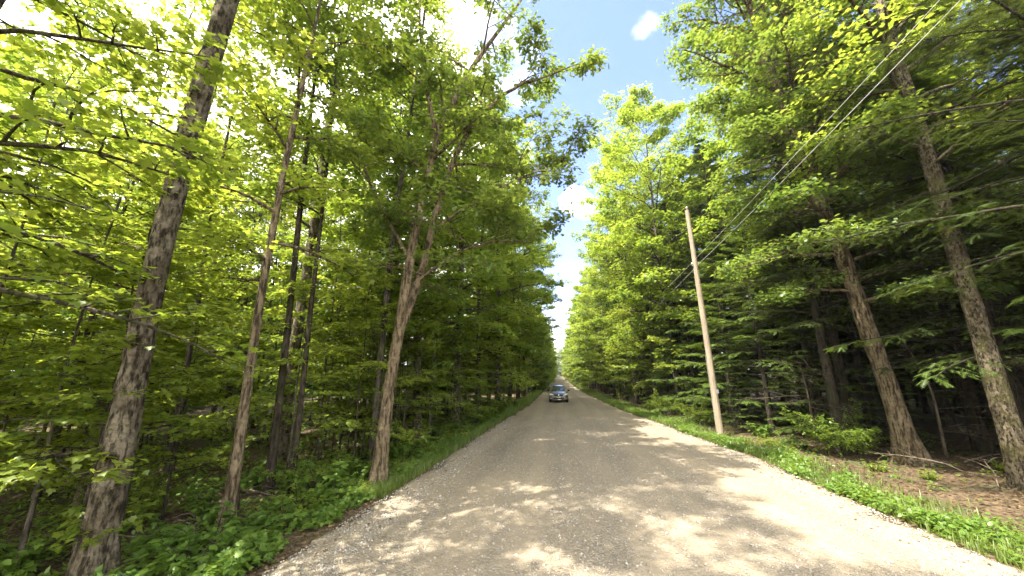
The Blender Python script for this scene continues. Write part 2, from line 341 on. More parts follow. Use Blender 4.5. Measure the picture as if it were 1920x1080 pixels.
# loose stones on the road
def stones(n, rng):
    y = 3.5 + 22 * rng.uniform(0, 1, n) ** 2.0; u = rng.uniform(0, 1, n)
    e = rng.uniform(0, 1, n) < .35; u = np.where(e, np.where(rng.uniform(0, 1, n) < .5, rng.uniform(-.01, .09, n), rng.uniform(.92, 1.01, n)), u)
    x = le(y) + u * (re(y) - le(y)); z = np.where((u < 0) | (u > 1), gz(x, y), rz_(x, y))
    s = rng.gamma(2.4, .0042, n) + .004; s = np.minimum(s, .055)
    ico = np.array([[1, 0, 0], [-1, 0, 0], [0, 1, 0], [0, -1, 0], [0, 0, .65], [0, 0, -.5], ]); f = np.array([[0, 2, 4], [2, 1, 4], [1, 3, 4], [3, 0, 4], [2, 0, 5], [1, 2, 5], [3, 1, 5], [0, 3, 5]])
    V = ico[None] * (1 + rng.uniform(-.35, .35, (n, 6, 3))); a = rng.uniform(0, 6.28, n); ca, sa = np.cos(a)[:, None], np.sin(a)[:, None]
    V = np.stack([V[..., 0] * ca - V[..., 1] * sa, V[..., 0] * sa + V[..., 1] * ca, V[..., 2] + V[..., 0] * .2], -1) * s[:, None, None]
    mb = MB(); mb.add(V + np.stack([x, y, z + s * .15], -1)[:, None], (f[None] + (np.arange(n) * 6)[:, None, None]).reshape(-1, 3)); return mb
kind(stones(42000, rng).obj('loose_gravel', M['stone']), 'stuff')

# ------------------------------------------------------------------ tree growing
def trunk_line(rng, pts, rad, k):
    """smooth a hand-set polyline into k points"""
    pts = np.array(pts, float); s = np.r_[0, np.cumsum(np.linalg.norm(np.diff(pts, axis=0), axis=1))]; s /= s[-1]
    u = np.linspace(0, 1, k); P = np.stack([np.interp(u, s, pts[:, i]) for i in range(3)], -1)
    for _ in range(3): P[1:-1] = .25 * P[:-2] + .5 * P[1:-1] + .25 * P[2:]
    return P, np.interp(u, np.linspace(0, 1, len(rad)), rad)
def trunk_tube(mb, rng, P, r, S=14, flare=1.5, rough=.05, flare_h=.9):
    z = P[:, 2] - P[0, 2] - .3; fl = (flare - 1) * np.exp(-np.maximum(z, 0) / (flare_h * .5)); k = len(P)
    th = np.linspace(0, 2 * np.pi, S, endpoint=False); lobes = 1 + .45 * np.cos(5 * th + rng.uniform(0, 6)) + .25 * np.cos(3 * th + rng.uniform(0, 6))
    R_ = 1 + fl[:, None] * lobes[None]
    if rough:
        g_ = rng.normal(size=(k + 6, S)); g_ = sum(g_[i:i + k] for i in range(7)) / 2.6           # furrows run along the stem
        plates = rng.normal(size=(k + 2, S + 1)); plates = (plates[:k, :S] + plates[1:k + 1, :S] + plates[1:k + 1, 1:]) / 1.7
        R_ = R_ * (1 + rough * (g_ * .7 + plates * .5))
    tubes(mb, P, r, S, 0, None, False, R_)
def crown_on(rng, tb, lb, leaders, n_main, zlo, Rad, tpl, lsize, subs=8, twigs=5, lpt=18, el=(.15, 1.0), layer=.3, lean=None, shape='round', droop=-.5, tl=(.16, .12), az_bias=None, twigsize=.45):
    """main branches from the leaders, sub-branches, twigs and leaves"""
    per = max(1, n_main // len(leaders)); Ps = []; Ls = []; rs = []
    for P, r in leaders:
        al = np.r_[0, np.cumsum(np.linalg.norm(np.diff(P, axis=0), axis=1))]; i0 = int(np.argmax(P[:, 2] >= zlo)) if P[-1, 2] > zlo else 0
        q = al[i0] + (al[-1] - al[i0]) * (np.arange(per) + rng.uniform(0, 1, per)) / per
        B = np.stack([np.interp(q, al, P[:, i]) for i in range(3)], -1); rb = np.interp(q, al, r)
        tt = (q - al[i0]) / (al[-1] - al[i0] + 1e-6)
        az = np.arange(per) * 2.4 + rng.uniform(0, 6.28) + rng.normal(0, .3, per)
        if shape == 'round': pr = .55 + .5 * np.sin(np.pi * np.clip(tt * .8 + .15, 0, 1)); pr = pr * np.where(tt > .85, .75, 1)
        elif shape == 'flat': pr = 1.0 - .35 * tt
        else: pr = (1 - tt) ** .75 + .10
        L = Rad * pr * rng.uniform(.7, 1.15, per)
        if az_bias is not None: L = L * (1 + az_bias[1] * np.cos(az - az_bias[0]))
        e = el[0] + (el[1] - el[0]) * np.clip(tt, 0, 1) + rng.normal(0, .12, per)
        Ps.append(curve(rng, B, az, e, L, droop, .10, 7)); Ls.append(L); rs.append(np.minimum(rb * .55, .02 + L * .014))
    P1 = np.concatenate(Ps); L1 = np.concatenate(Ls); r1 = np.concatenate(rs)
    tubes(tb, P1, r1[:, None] * np.linspace(1, .22, 7)[None], 6)
    pos, az, e2, L2, s2 = kids(rng, P1, L1, subs, .22, 1.0, .52, (.5, 1.2), -.05, .45)
    L2 = np.maximum(L2, .35); P2 = curve(rng, pos, az, e2, L2, -.3, .12, 5)
    r2 = np.repeat(r1, subs) * (1 - .75 * s2) * .5 + .004
    tubes(tb, P2, r2[:, None] * np.linspace(1, .3, 5)[None], 4)
    pos, az, e3, L3, s3 = kids(rng, P2, np.maximum(L2, .9), twigs, .15, 1.0, twigsize, (.3, 1.1), -.15, .3, .3, 1.3)
    P3 = curve(rng, pos, az, e3, L3, -.4, .15, 3)
    tubes(tb, P3, np.full((len(P3), 1), .005) * np.array([[1, .8, .5]]), 3)
    idx = np.repeat(np.arange(len(P3)), lpt); s = rng.uniform(.05, 1.05, len(idx)); pos, T = sample(P3, idx, s)
    pos = pos + rng.normal(0, 1, pos.shape) * np.array([tl[0], tl[0], tl[1]])
    a = np.arctan2(T[:, 1], T[:, 0]) + rng.normal(0, 1.0, len(idx)); sz = lsize * rng.uniform(.6, 1.25, len(idx))
    leaves(lb, rng, pos, a, rng.normal(-.25, .35, len(idx)), sz, tpl, layer)
    return len(idx)

def deciduous(name, seed, H, zlo, Rad, r0, bark, leafm, tpl, lsize, n_main=26, S=10, lean=(0, 0), **kw):
    rng = np.random.default_rng(seed); tb, lb = MB(), MB()
    k = 14; pts = [(0, 0, -.3)] + [(lean[0] * s + rng.normal(0, .012 * H * s), lean[1] * s + rng.normal(0, .012 * H * s), H * s) for s in (.15, .3, .45, .6, .75, .9, 1)]
    P, r = trunk_line(rng, pts, [r0, r0 * .86, r0 * .72, r0 * .5, r0 * .25, .02], k)
    trunk_tube(tb, rng, P, r, S)
    n = crown_on(rng, tb, lb, [(P, r)], n_main, zlo, Rad, tpl, lsize, **kw)
    e = empty(name); tb.obj('trunk', M[bark], e, True); lb.obj('crown', M[leafm], e)
    return e

def conifer(name, seed, H, zlo, Rad, r0, bark, leafm, n_main=60, subs=14, fr=7, fsize=.26, tpl=T_FROND, dead=10, droop=-.25, el0=.05):
    rng = np.random.default_rng(seed); tb, lb = MB(), MB()
    P, r = trunk_line(rng, [(0, 0, -.3), (rng.normal(0, .1), rng.normal(0, .1), H * .4), (0, 0, H)], [r0, r0 * .6, .015], 12)
    trunk_tube(tb, rng, P, r, 9)
    zz = zlo + (H - zlo) * ((np.arange(n_main) + rng.uniform(0, 1, n_main)) / n_main) ** 1.05; tt = (zz - zlo) / (H - zlo)
    B = np.stack([np.interp(zz, P[:, 2], P[:, i]) for i in range(3)], -1); az = np.arange(n_main) * 2.4 + rng.normal(0, .3, n_main)
    L = Rad * ((1 - tt) ** .8 * .95 + .06) * rng.uniform(.65, 1.2, n_main)
    P1 = curve(rng, B, az, el0 + tt * .5 + rng.normal(0, .1, n_main), L, droop, .07, 7)
    tubes(tb, P1, (.008 + L * .008)[:, None] * np.linspace(1, .2, 7)[None], 4)
    pos, a2, e2, L2, s2 = kids(rng, P1, L, subs, .12, 1.0, .42, (.65, 1.0), -.12, .08, .8, 1.12)
    L2 = np.clip(L2, .22, 1.3); P2 = curve(rng, pos, a2, e2, L2, -.25, .06, 4)
    tubes(tb, P2, np.full((len(P2), 1), .005) * np.array([[1, .8, .6, .4]]), 3)
    allP = np.concatenate([P2, P1[:, [1, 3, 5, 6]]])
    idx = np.repeat(np.arange(len(allP)), fr); j = np.tile(np.arange(fr), len(allP)); s = (j + .9) / fr; pos, T = sample(allP, idx, s * 1.0)
    side = np.where(j % 2 == 0, 1, -1) * np.where(j == fr - 1, 0.05, 1); a = np.arctan2(T[:, 1], T[:, 0]) + side * rng.uniform(.45, .8, len(idx))
    leaves(lb, rng, pos, a, np.arcsin(np.clip(T[:, 2], -1, 1)) + rng.normal(-.1, .12, len(idx)), fsize * rng.uniform(.7, 1.25, len(idx)), tpl, .18)
    if dead:
        db = tb; zz = rng.uniform(.8, max(zlo, 1.5), dead); B = np.stack([0 * zz, 0 * zz, zz], -1); L = rng.uniform(.8, 2.6, dead)
        Pd = curve(rng, B, rng.uniform(0, 6.28, dead), rng.uniform(-.25, .2, dead), L, rng.uniform(-.2, .1), .22, 7)
        tubes(db, Pd, np.full((dead, 1), .014) * np.linspace(1, .2, 7)[None], 4)
        pos, a2, e2, L2, s2 = kids(rng, Pd, L, 5, .3, 1, .45, (.4, 1.0), -.2, .3)
        P2 = curve(rng, pos, a2, e2, L2, -.1, .25, 5); tubes(db, P2, np.full((len(P2), 1), .006) * np.linspace(1, .3, 5)[None], 3)
    e = empty(name); tb.obj('trunk', M[bark], e, True); lb.obj('crown', M[leafm], e)
    return e

def dup(e, loc, rz, s, label=None, cat=None, group=None):
    r = e.copy(); C.objects.link(r); r.location = loc; r.rotation_euler = (0, 0, rz); r.scale = s if isinstance(s, tuple) else (s, s, s)
    for ch in e.children:
        c = ch.copy(); C.objects.link(c); c.parent = r
        for g in ch.children:
            d = g.copy(); C.objects.link(d); d.parent = c
    for k2, v2 in (('label', label), ('category', cat), ('group', group)):
        if v2 is not None: r[k2] = v2
    return r
used = set()
def put(proto, x, y, rz, s, label, cat, group=None, lean=None, z=None):
    """first use moves the prototype itself"""
    zz = float(gz(x, y)) if z is None else z
    if proto.name not in used:
        used.add(proto.name); proto.location = (x, y, zz); proto.rotation_euler = (0, 0, rz); proto.scale = s if isinstance(s, tuple) else (s, s, s)
        tag(proto, label, cat, group); o = proto
    else:
        o = dup(proto, (x, y, zz), rz, s, label, cat, group)
        if group is None and 'group' in o: del o['group']
    if lean: o.rotation_euler = (lean[0], lean[1], rz)
    return o

# ---- prototypes
mid = [deciduous('broadleaf_tree', 11, 22, 4.5, 4.6, .20, 'bark_brown', 'maple', T_SIMPLE, .21, 36, subs=9, twigs=5, lpt=15),
       deciduous('broadleaf_tree', 12, 21, 3.0, 4.8, .17, 'bark_brown', 'maple', T_SIMPLE, .20, 38, subs=9, twigs=5, lpt=15, lean=(.8, 0)),
       deciduous('broadleaf_tree', 13, 23, 6.0, 5.0, .22, 'bark_dark', 'oak', T_SIMPLE, .21, 34, subs=9, twigs=5, lpt=16),
       deciduous('broadleaf_tree', 14, 19, 2.0, 4.0, .14, 'bark_dark', 'fresh', T_SIMPLE, .17, 30, subs=8, twigs=5, lpt=13)]
far = [deciduous('roadside_tree', 21, 21, .8, 4.8, .16, 'bark_brown', 'maple', T_SIMPLE, .40, 44, 6, subs=7, twigs=3, lpt=9),
       deciduous('roadside_tree', 22, 20, .5, 4.6, .15, 'bark_dark', 'oak', T_SIMPLE, .38, 44, 6, subs=7, twigs=3, lpt=9),
       deciduous('roadside_tree', 23, 16, .3, 4.2, .12, 'bark_brown', 'fresh', T_SIMPLE, .36, 38, 6, subs=7, twigs=3, lpt=9)]
thin = [deciduous('slender_tree', 31, 17, 7.0, 2.6, .085, 'bark_dark', 'maple', T_SIMPLE, .17, 18, 7, subs=6, twigs=4, lpt=7),
        deciduous('slender_tree', 32, 15, 5.0, 2.4, .07, 'bark_brown', 'fresh', T_SIMPLE, .16, 18, 7, subs=6, twigs=4, lpt=7, lean=(.9, .3)),
        deciduous('slender_tree', 33, 19, 9.0, 2.8, .10, 'bark_dark', 'oak', T_SIMPLE, .17, 18, 7, subs=6, twigs=4, lpt=10, lean=(-.6, .4))]
sap = [deciduous('maple_sapling', 41, 6.5, .9, 1.9, .035, 'bark_dark', 'fresh', T_MAPLE, .11, 16, 7, subs=6, twigs=4, lpt=8, shape='flat', el=(.0, .7), layer=.2, tl=(.07, .025), droop=-.2),
       deciduous('maple_sapling', 42, 5.0, .6, 1.7, .03, 'bark_brown', 'fresh', T_MAPLE, .105, 14, 7, subs=6, twigs=4, lpt=8, shape='flat', el=(.0, .7), layer=.2, tl=(.07, .025), droop=-.2),
       deciduous('maple_sapling', 43, 8.5, 1.6, 2.2, .05, 'bark_brown', 'maple', T_MAPLE, .12, 20, 7, subs=6, twigs=4, lpt=8, shape='flat', el=(.0, .7), layer=.2, tl=(.08, .03), droop=-.25)]
con = [conifer('conifer', 51, 17, 2.6, 4.2, .19, 'bark_dark', 'conifer', 76, 15, 8, .25, dead=14),
       conifer('conifer', 52, 14, 1.6, 3.6, .15, 'bark_dark', 'conifer', 70, 14, 8, .24, dead=14),
       conifer('conifer', 54, 21, 5.2, 4.4, .22, 'bark_dark', 'conifer', 84, 15, 8, .27, dead=20)]
mcon = conifer('conifer', 55, 13, 3.0, 3.6, .13, 'bark_dark', 'conifer_light', 58, 14, 8, .24, dead=10)
ycon = conifer('young_conifer', 53, 9.5, .35, 3.0, .10, 'bark_dark', 'conifer_light', 64, 14, 8, .21, dead=0)

# ------------------------------------------------------------------ hero trees, left
def hero(name, base, leaders, n_main, zlo, Rad, bark, leafm, tpl, lsize, seed, S=20, flare=1.5, label='', cat='tree', rough=.045, **kw):
    """leaders: lists of points relative to the base, with radii"""
    rng = np.random.default_rng(seed); tb, lb = MB(), MB(); LL = []
    for i, (pts, rad, k) in enumerate(leaders):
        P, r = trunk_line(rng, pts, rad, k)
        if i > 0: P[1:, :2] += .55 * np.cumsum(rng.normal(0, .09, (k - 1, 2)), 0) * np.linspace(0, 1, k - 1)[:, None]
        trunk_tube(tb, rng, P, r, S if i < 2 else 8, flare if i == 0 else 1.0, rough if i < 2 else .03); LL.append((P, r))
    crown_on(rng, tb, lb, LL, n_main, zlo, Rad, tpl, lsize, **kw)
    e = empty(name, (base[0], base[1], float(gz(base[0], base[1])))); tb.obj('trunk', M[bark], e, True); lb.obj('crown', M[leafm], e)
    tag(e, label, cat); return e
hero('leaning_maple', (-6.75, 5.3), [([(0, 0, -.5), (0, 0, 2), (-.08, 0, 4.3), (-.02, .0, 7.5), (.1, .1, 11), (.25, .2, 15), (.3, .3, 20)], [.23, .18, .16, .17, .185, .17, .12, .03], 120)],
     22, 11.5, 3.6, 'bark_grey', 'maple', T_SIMPLE, .15, 101, 34, 1.5,
     'thick trunk with peeling grey bark rising from the near left corner', subs=9, twigs=5, lpt=14)
hero('dead_topped_tree', (-10.1, 13.1), [([(0, 0, -.4), (.1, 0, 4), (.25, 0, 7.4), (.3, 0, 13), (.7, 0, 20.3), (.8, 0, 23)], [.25, .2, .17, .15, .1, .05], 40)],
     16, 6.0, 3.2, 'bark_grey', 'maple', T_SIMPLE, .16, 102, 14, 1.3, 'tall grey trunk with bare upper limbs against the white sky', subs=6, twigs=3, lpt=5)
hero('slim_leaning_tree', (-6.55, 7.35), [([(0, 0, -.3), (-.02, 0, 2.2), (-.05, 0, 4.7), (.05, 0, 8), (.3, 0, 12), (.5, 0, 15)], [.115, .095, .08, .07, .045, .01], 30)],
     20, 4.8, 2.2, 'bark_tan', 'fresh', T_MAPLE, .13, 103, 14, 1.8, 'slim light brown trunk just right of the thick peeling one', subs=6, twigs=4, lpt=9)
hero('twin_stemmed_tree', (-4.86, 10.1), [
        ([(0, 0, -.3), (.13, 0, 2.2), (.36, 0, 4.3), (.58, 0, 6.7), (1.2, 0, 10.6), (2.3, .2, 13.2), (3.8, .3, 15.6), (4.6, .4, 17.2)], [.18, .158, .15, .12, .105, .085, .055, .02], 80),
        ([(.30, .05, 3.9), (.75, .25, 5.6), (1.2, .3, 8), (2.0, .3, 10.6), (3.8, .2, 12.3), (6.0, 0, 12.6)], [.12, .115, .10, .08, .05, .012], 26),
        ([(1.15, .2, 10.2), (.6, .3, 12.4), (.2, .5, 15), (.3, .7, 19)], [.085, .065, .045, .012], 18),
        ([(.5, 0, 6.2), (-.6, -.3, 8.2), (-1.8, -.5, 11), (-2.2, -.5, 14)], [.055, .05, .035, .01], 16),
        ([(1.0, .3, 7.2), (2.6, .5, 8.4), (4.4, .6, 9.4), (5.6, .6, 9.7)], [.055, .045, .03, .01], 14),
        ([(.55, .1, 5.4), (1.8, .4, 6.5), (3.2, .5, 6.9), (4.3, .5, 6.7)], [.05, .04, .028, .01], 14)],
     66, 7.4, 2.4, 'bark_tan', 'oak', T_OAK, .17, 104, 24, 1.7, 'twin stemmed tree at the left road edge with limbs arching over the gravel', subs=7, twigs=4, lpt=12, tl=(.12, .10))
hero('slender_companion', (-6.1, 12.2), [([(0, 0, -.3), (.05, 0, 4), (.15, 0, 8), (.5, 0, 13), (.9, 0, 19)], [.13, .11, .09, .06, .012], 30)],
     15, 8.0, 2.8, 'bark_brown', 'fresh', T_SIMPLE, .16, 105, 10, 1.3, 'straight slender trunk standing just behind the twin stemmed tree', subs=7, twigs=4, lpt=11)
hero('tilted_sapling', (-11.4, 8.3), [([(0, 0, -.3), (.9, -.3, 3.6), (1.7, -.6, 7), (2.4, -.8, 11)], [.10, .085, .06, .012], 20)],
     16, 4.4, 2.4, 'bark_tan', 'fresh', T_MAPLE, .13, 106, 10, 1.2, 'thin pale brown stem leaning right behind the thick peeling trunk', subs=6, twigs=4, lpt=8)
# a maple just outside the left edge whose low boughs reach in front of the camera
hero('overhanging_maple', (-7.5, 2.4), [([(0, 0, -.3), (.1, .1, 2.5), (.3, .3, 5), (.4, .6, 8), (.5, .8, 11)], [.11, .1, .08, .05, .012], 20)],
     30, 3.3, 3.3, 'bark_brown', 'fresh', T_MAPLE, .115, 107, 10, 1.2, 'maple boughs with big sunlit yellow-green leaves hanging in from the upper left', subs=8, twigs=4, lpt=8, shape='flat', el=(.1, .6), layer=.25, tl=(.08, .04))

# ------------------------------------------------------------------ hero trees, right
hero('leaning_brown_tree', (10.78, 13.8), [([(0, 0, -.3), (-.2, 0, 2.2), (-.55, 0, 4.8), (-.75, 0, 6.8), (-1.5, 0, 11), (-2.2, 0, 16), (-2.4, 0, 21)], [.27, .235, .21, .19, .15, .10, .03], 80)],
     58, 4.7, 4.1, 'bark_tan', 'oak', T_SIMPLE, .165, 111, 22, 2.0, 'smooth brown trunk with a flared foot leaning left beside the leaf litter', subs=10, twigs=5, lpt=16)
hero('speckled_bark_tree', (10.85, 10.95), [([(0, 0, -.3), (-.05, 0, 3), (-.1, 0, 7), (-.2, 0, 12), (-.3, 0, 17), (-.3, 0, 21)], [.215, .19, .17, .14, .10, .03], 80)],
     34, 7.0, 4.0, 'bark_flaky', 'maple', T_SIMPLE, .16, 112, 20, 1.5, 'trunk with speckled flaky bark at the right edge of the view', subs=8, twigs=5, lpt=12)

# ------------------------------------------------------------------ placed trees
rg = np.random.default_rng(77)
def rnd(a, b): return float(rg.uniform(a, b))
# left side, rows beyond the hero trees
spots = [(-6.2, 16.5, 1), (-5.6, 20.5, 0), (-8.8, 19, 2), (-5.2, 24, 3), (-7.6, 27.5, 1), (-4.8, 29.5, 0), (-7.5, 35, 2), (-4.9, 37, 1), (-4.7, 43, 0), (-7.2, 45, 3), (-4.6, 49, 2), (-4.6, 55, 1)]
ORD = 'first second third fourth fifth sixth seventh eighth ninth tenth eleventh twelfth'.split()
for i, (x, y, k) in enumerate(spots):
    q_ = rnd(.95, 1.08); put(mid[k], x, y, rnd(0, 6.28), (q_ * 1.05, q_ * 1.05, q_ * ((.96 if i % 2 else .84) if y < 34 else .93)), ORD[i] + ' tree along the left verge counting away from the twin stemmed tree', 'tree', 'broadleaf trees along the left verge')
for i in range(26):
    x = -14 - 3.2 * (i % 6) - rnd(0, 2.0); y = 3 + 7.5 * (i // 6) + rnd(0, 5)
    if (x > -24 and y < 20) or x > -17: continue
    put(mid[int(rnd(0, 3.99))], x, y, rnd(0, 6.28), rnd(.8, 1.05), 'tree deep in the woods left of the road', 'tree', 'trees in the woods on the left')
for i in range(42):
    x = -6.5 - rnd(0, 1) ** 1.2 * 20; y = 8 + rnd(0, 1) ** 1.2 * 36
    put(thin[i % 3], x, y, rnd(0, 6.28), rnd(.75, 1.15), 'slender dark stem among the trees left of the road', 'tree', 'slender trees in the woods on the left')
n_s = 0
for i in range(128):
    x = -5.6 - rnd(0, 1) ** 1.1 * 17; y = 3.5 + rnd(0, 1) ** 1.2 * 36
    if x > le(y) - 1.6 or (abs(x + 6.7) < 1.3 and y < 8) or (x > -6.2 and y < 9): continue
    put(sap[i % 3], x, y, rnd(0, 6.28), rnd(.7, 1.35), 'young maple with flat layers of leaves under the trees on the left', 'sapling', 'maple saplings under the trees on the left')
put(sap[1], -9.3, 4.6, 1.0, 1.0, 'low maple sapling with pale leaf layers at the left edge', 'sapling')
put(sap[0], -8.6, 6.4, 3.0, .95, 'maple sapling with leaf layers crossing the thick peeling trunk', 'sapling')
for (x, y, k, s_, lb_) in [(-6.4, -1.9, 3, (1.3, 1.3, 1.2), 'leafy tree added to shade the road, beyond the left edge of the view, nearest the overhanging maple'), (-9.5, -7.5, 0, .95, 'unseen tree added for road shade on the left verge well behind the viewpoint'), (-6.0, -5.5, 0, (1.15, 1.15, 1.2), 'unseen tree added for road shade at the left road edge just behind the viewpoint')]:  # trees added out of view, behind left, to shade the near road
    put(mid[k], x, y, rnd(0, 6.28), s_, lb_, 'tree')
# right side: pole conifer, conifers, overhanging broadleaves
put(ycon, 8.9, 21.6, .4, (1.2, 1.2, 1.05), 'bright young conifer with tiers of boughs just behind the utility pole', 'conifer tree')
put(ycon, 10.6, 17.8, 2.2, (.75, .75, .7), 'small conifer between the utility pole and the bush', 'conifer tree')
for (x, y, k, s, lb_) in [(13.2, 18.5, 0, 1.0, 'dark conifer behind the small one by the utility pole'), (11.6, 17.3, 2, 1.0, 'tall dark conifer rising above the bush right of the utility pole'), (12.6, 12.6, 2, 1.0, 'tall dark conifer between the leaning brown trunk and the speckled one'), (10.7, 7.7, 2, 1.0, 'conifer with high drooping boughs in front of the speckled trunk'), (10.3, 16.0, 2, .85, 'conifer with a bare lower trunk behind the bush'), (14.2, 13.8, 0, 1.05, 'dark conifer with dead lower branches behind the leaning brown trunk'),
        (12.6, 8.6, 1, 1.1, 'conifer reaching its boughs in from the right edge'), (16, 9.5, 0, 1.0, 'shadowy conifer between the two near trunks on the right'),
        (14.5, 5.2, 0, 1.1, 'dark conifer beyond the right edge with boughs above the speckled trunk'), (10.4, 26.5, 1, 1.05, 'tall conifer rising behind the bright young conifer'), (9.9, 23.4, 2, .85, 'tallest dark conifer just beyond the utility pole'), (8.9, 29.8, 0, .95, 'conifer on the right verge level with a spot near the car')]:
    put(con[k], x, y, rnd(0, 6.28), s, lb_, 'conifer tree')
for i in range(38):
    x = 15.5 + 2.7 * (i % 6) + rnd(-1, 1); y = 2 + 6.2 * (i // 6) + rnd(0, 4)
    if i % 6 == 0 and y < 12: x += 1.5
    put(con[i % 2], x, y, rnd(0, 6.28), rnd(.85, 1.15), 'dark conifer deep in the shade of the woods on the right', 'conifer tree', 'conifers in the woods on the right')
for i, (x, y, k, s) in enumerate([(12.8, 21, 0, 1.1), (8.1, 27.5, 1, 1.15), (7.6, 32.5, 3, 1.25), (7.0, 37, 0, 1.1), (6.9, 42, 1, 1.05), (9.5, 46, 2, 1.0), (6.6, 48, 3, 1.05), (6.3, 54, 0, .98)]):
    put(mid[k], x, y, rnd(0, 6.28), s, ORD[i] + ' broadleaf tree along the right verge counting away from the utility pole', 'tree', 'broadleaf trees along the right verge')
for (x, y, s) in [(8.3, 25.2, 1.1), (8.0, 30, .8), (7.9, 39, .85), (7.3, 45, .75)]:
    put(ycon, x, y, rnd(0, 6), s, 'conifer among the right verge broadleaf trees, about %d metres past the utility pole' % (y - 18), 'conifer tree', 'conifers on the right verge')
for i in range(12):
    put(con[i % 2], 12 + 2.2 * (i % 3) + rnd(-.8, .8), 22 + 4.5 * (i // 3) + rnd(-1, 1), rnd(0, 6.28), rnd(.8, 1.1), 'shaded conifer behind the trees beyond the utility pole', 'conifer tree', 'conifers behind the right verge trees')
for i in range(26):
    x = 15 + rnd(0, 20); y = 16 + rnd(0, 40)
    put(mid[int(rnd(0, 3.99))], x, y, rnd(0, 6.28), rnd(.8, 1.05), 'broadleaf tree deep in the woods on the right', 'tree', 'broadleaf trees in the woods on the right')
for i in range(22):
    sgn = -1 if i % 2 else 1; y = 26 + 3.1 * (i // 2) + rnd(-1, 1); ex = float(le(y)) if sgn < 0 else float(re(y))
    put(sap[i % 3], ex + sgn * rnd(1.8, 3.0), y, rnd(0, 6.28), rnd(1.0, 1.4), 'young maple at the road edge beyond the utility pole' if sgn > 0 else 'young maple at the left road edge near the car', 'sapling', 'maple saplings at the road edges')
for i in range(10):
    y = 27 + 3.3 * i; put(far[i % 3], float(re(y)) + rnd(4.0, 6.5), y, rnd(0, 6.28), rnd(.85, 1.0), 'bushy tree filling the gap behind the right verge trees', 'tree', 'bushy trees behind the right verge')
put(mcon, 12.0, 12.2, 1.0, 1.0, 'conifer with sunlit drooping boughs between the leaning brown trunk and the speckled one', 'conifer tree')
put(mcon, 9.4, 18.9, 2.6, .85, 'conifer with light boughs hanging right beside the utility pole', 'conifer tree')
put(mcon, 13.4, 9.2, 4.0, 1.0, 'conifer with light boughs right of the speckled trunk', 'conifer tree')
for i in range(14):
    y = 12.8 + 1.9 * i; put(sap[(i + 1) % 3], float(le(y)) - rnd(1.5, 3.2), y, rnd(0, 6.28), rnd(.55, .95), 'leafy young maple crowding the left verge before the car', 'sapling', 'maple saplings crowding the left verge')
for (x, y, s, l_) in [(9.0, 24.0, .5, 'low conifer at the verge just past the utility pole'), (8.6, 19.9, .38, 'very small conifer right behind the foot of the utility pole'), (11.2, 19.8, .55, 'small conifer in the gap right of the utility pole'), (12.6, 16.6, .5, 'small conifer in the shade behind the bush')]:
    put(ycon, x, y, rnd(0, 6.28), s, l_, 'conifer tree')
# far rows both sides
y = 59
while y < 372:
    for sgn in (-1, 1):
        ex = float(le(y)) if sgn < 0 else float(re(y))
        put(far[int(rnd(0, 2.99))], ex + sgn * rnd(2.2, 3.6), y + rnd(-1, 1), rnd(0, 6.28), (rnd(.85, 1.1), rnd(.85, 1.1), rnd(.76, .9) if sgn < 0 else rnd(.82, 1.05)), 'distant tree lining the %s side of the straight road' % ('left' if sgn < 0 else 'right'), 'tree', 'distant trees on the %s of the road' % ('left' if sgn < 0 else 'right'))
        if y < 200:
            put(far[int(rnd(0, 1.99))], ex + sgn * rnd(6.5, 9), y + rnd(-2, 2), rnd(0, 6.28), rnd(.95, 1.1), 'distant tree lining the %s side of the straight road' % ('left' if sgn < 0 else 'right'), 'tree', 'distant trees on the %s of the road' % ('left' if sgn < 0 else 'right'))
    y += 4.5 if y < 140 else 8
for i in range(14):
    put(far[i % 3], -26 + 4 * i + rnd(-1, 1), 379 + rnd(0, 5), rnd(0, 6.28), rnd(1.2, 1.45), 'tree closing the far end of the road', 'tree', 'trees across the far end of the road')
# far-off wood masses closing the view
def wood(name, n, x0, x1, y0, y1, h, seed, size, m):
    rng = np.random.default_rng(seed); pos = np.stack([rng.uniform(x0, x1, n), rng.uniform(y0, y1, n), 0 * np.zeros(n)], -1)
    top = h * (.8 + .12 * np.sin(pos[:, 0] * .5 + pos[:, 1] * .31) + .08 * np.sin(pos[:, 0] * 1.3 - pos[:, 1] * .9)); pos[:, 2] = rng.uniform(0, 1, n) ** 1.25 * top
    mb = MB(); leaves(mb, rng, pos, rng.uniform(0, 6.28, n), rng.normal(-.2, .4, n), size * rng.uniform(.5, 1.3, n), T_OVAL, .5)
    return kind(mb.obj(name, m), 'stuff')
wood('woodland', 40000, -60, 62, 386, 396, 30, 1, 1.1, M['oak'])
wood('woodland', 42000, -50, -36, -25, 75, 19, 2, 1.2, M['maple'])
wood('woodland', 42000, 36, 50, -25, 75, 19, 3, 1.2, M['oak'])
wood('woodland', 26000, -26, -14, 60, 380, 19, 4, 1.5, M['oak'])
wood('woodland', 26000, 14, 26, 60, 380, 19, 5, 1.5, M['maple'])

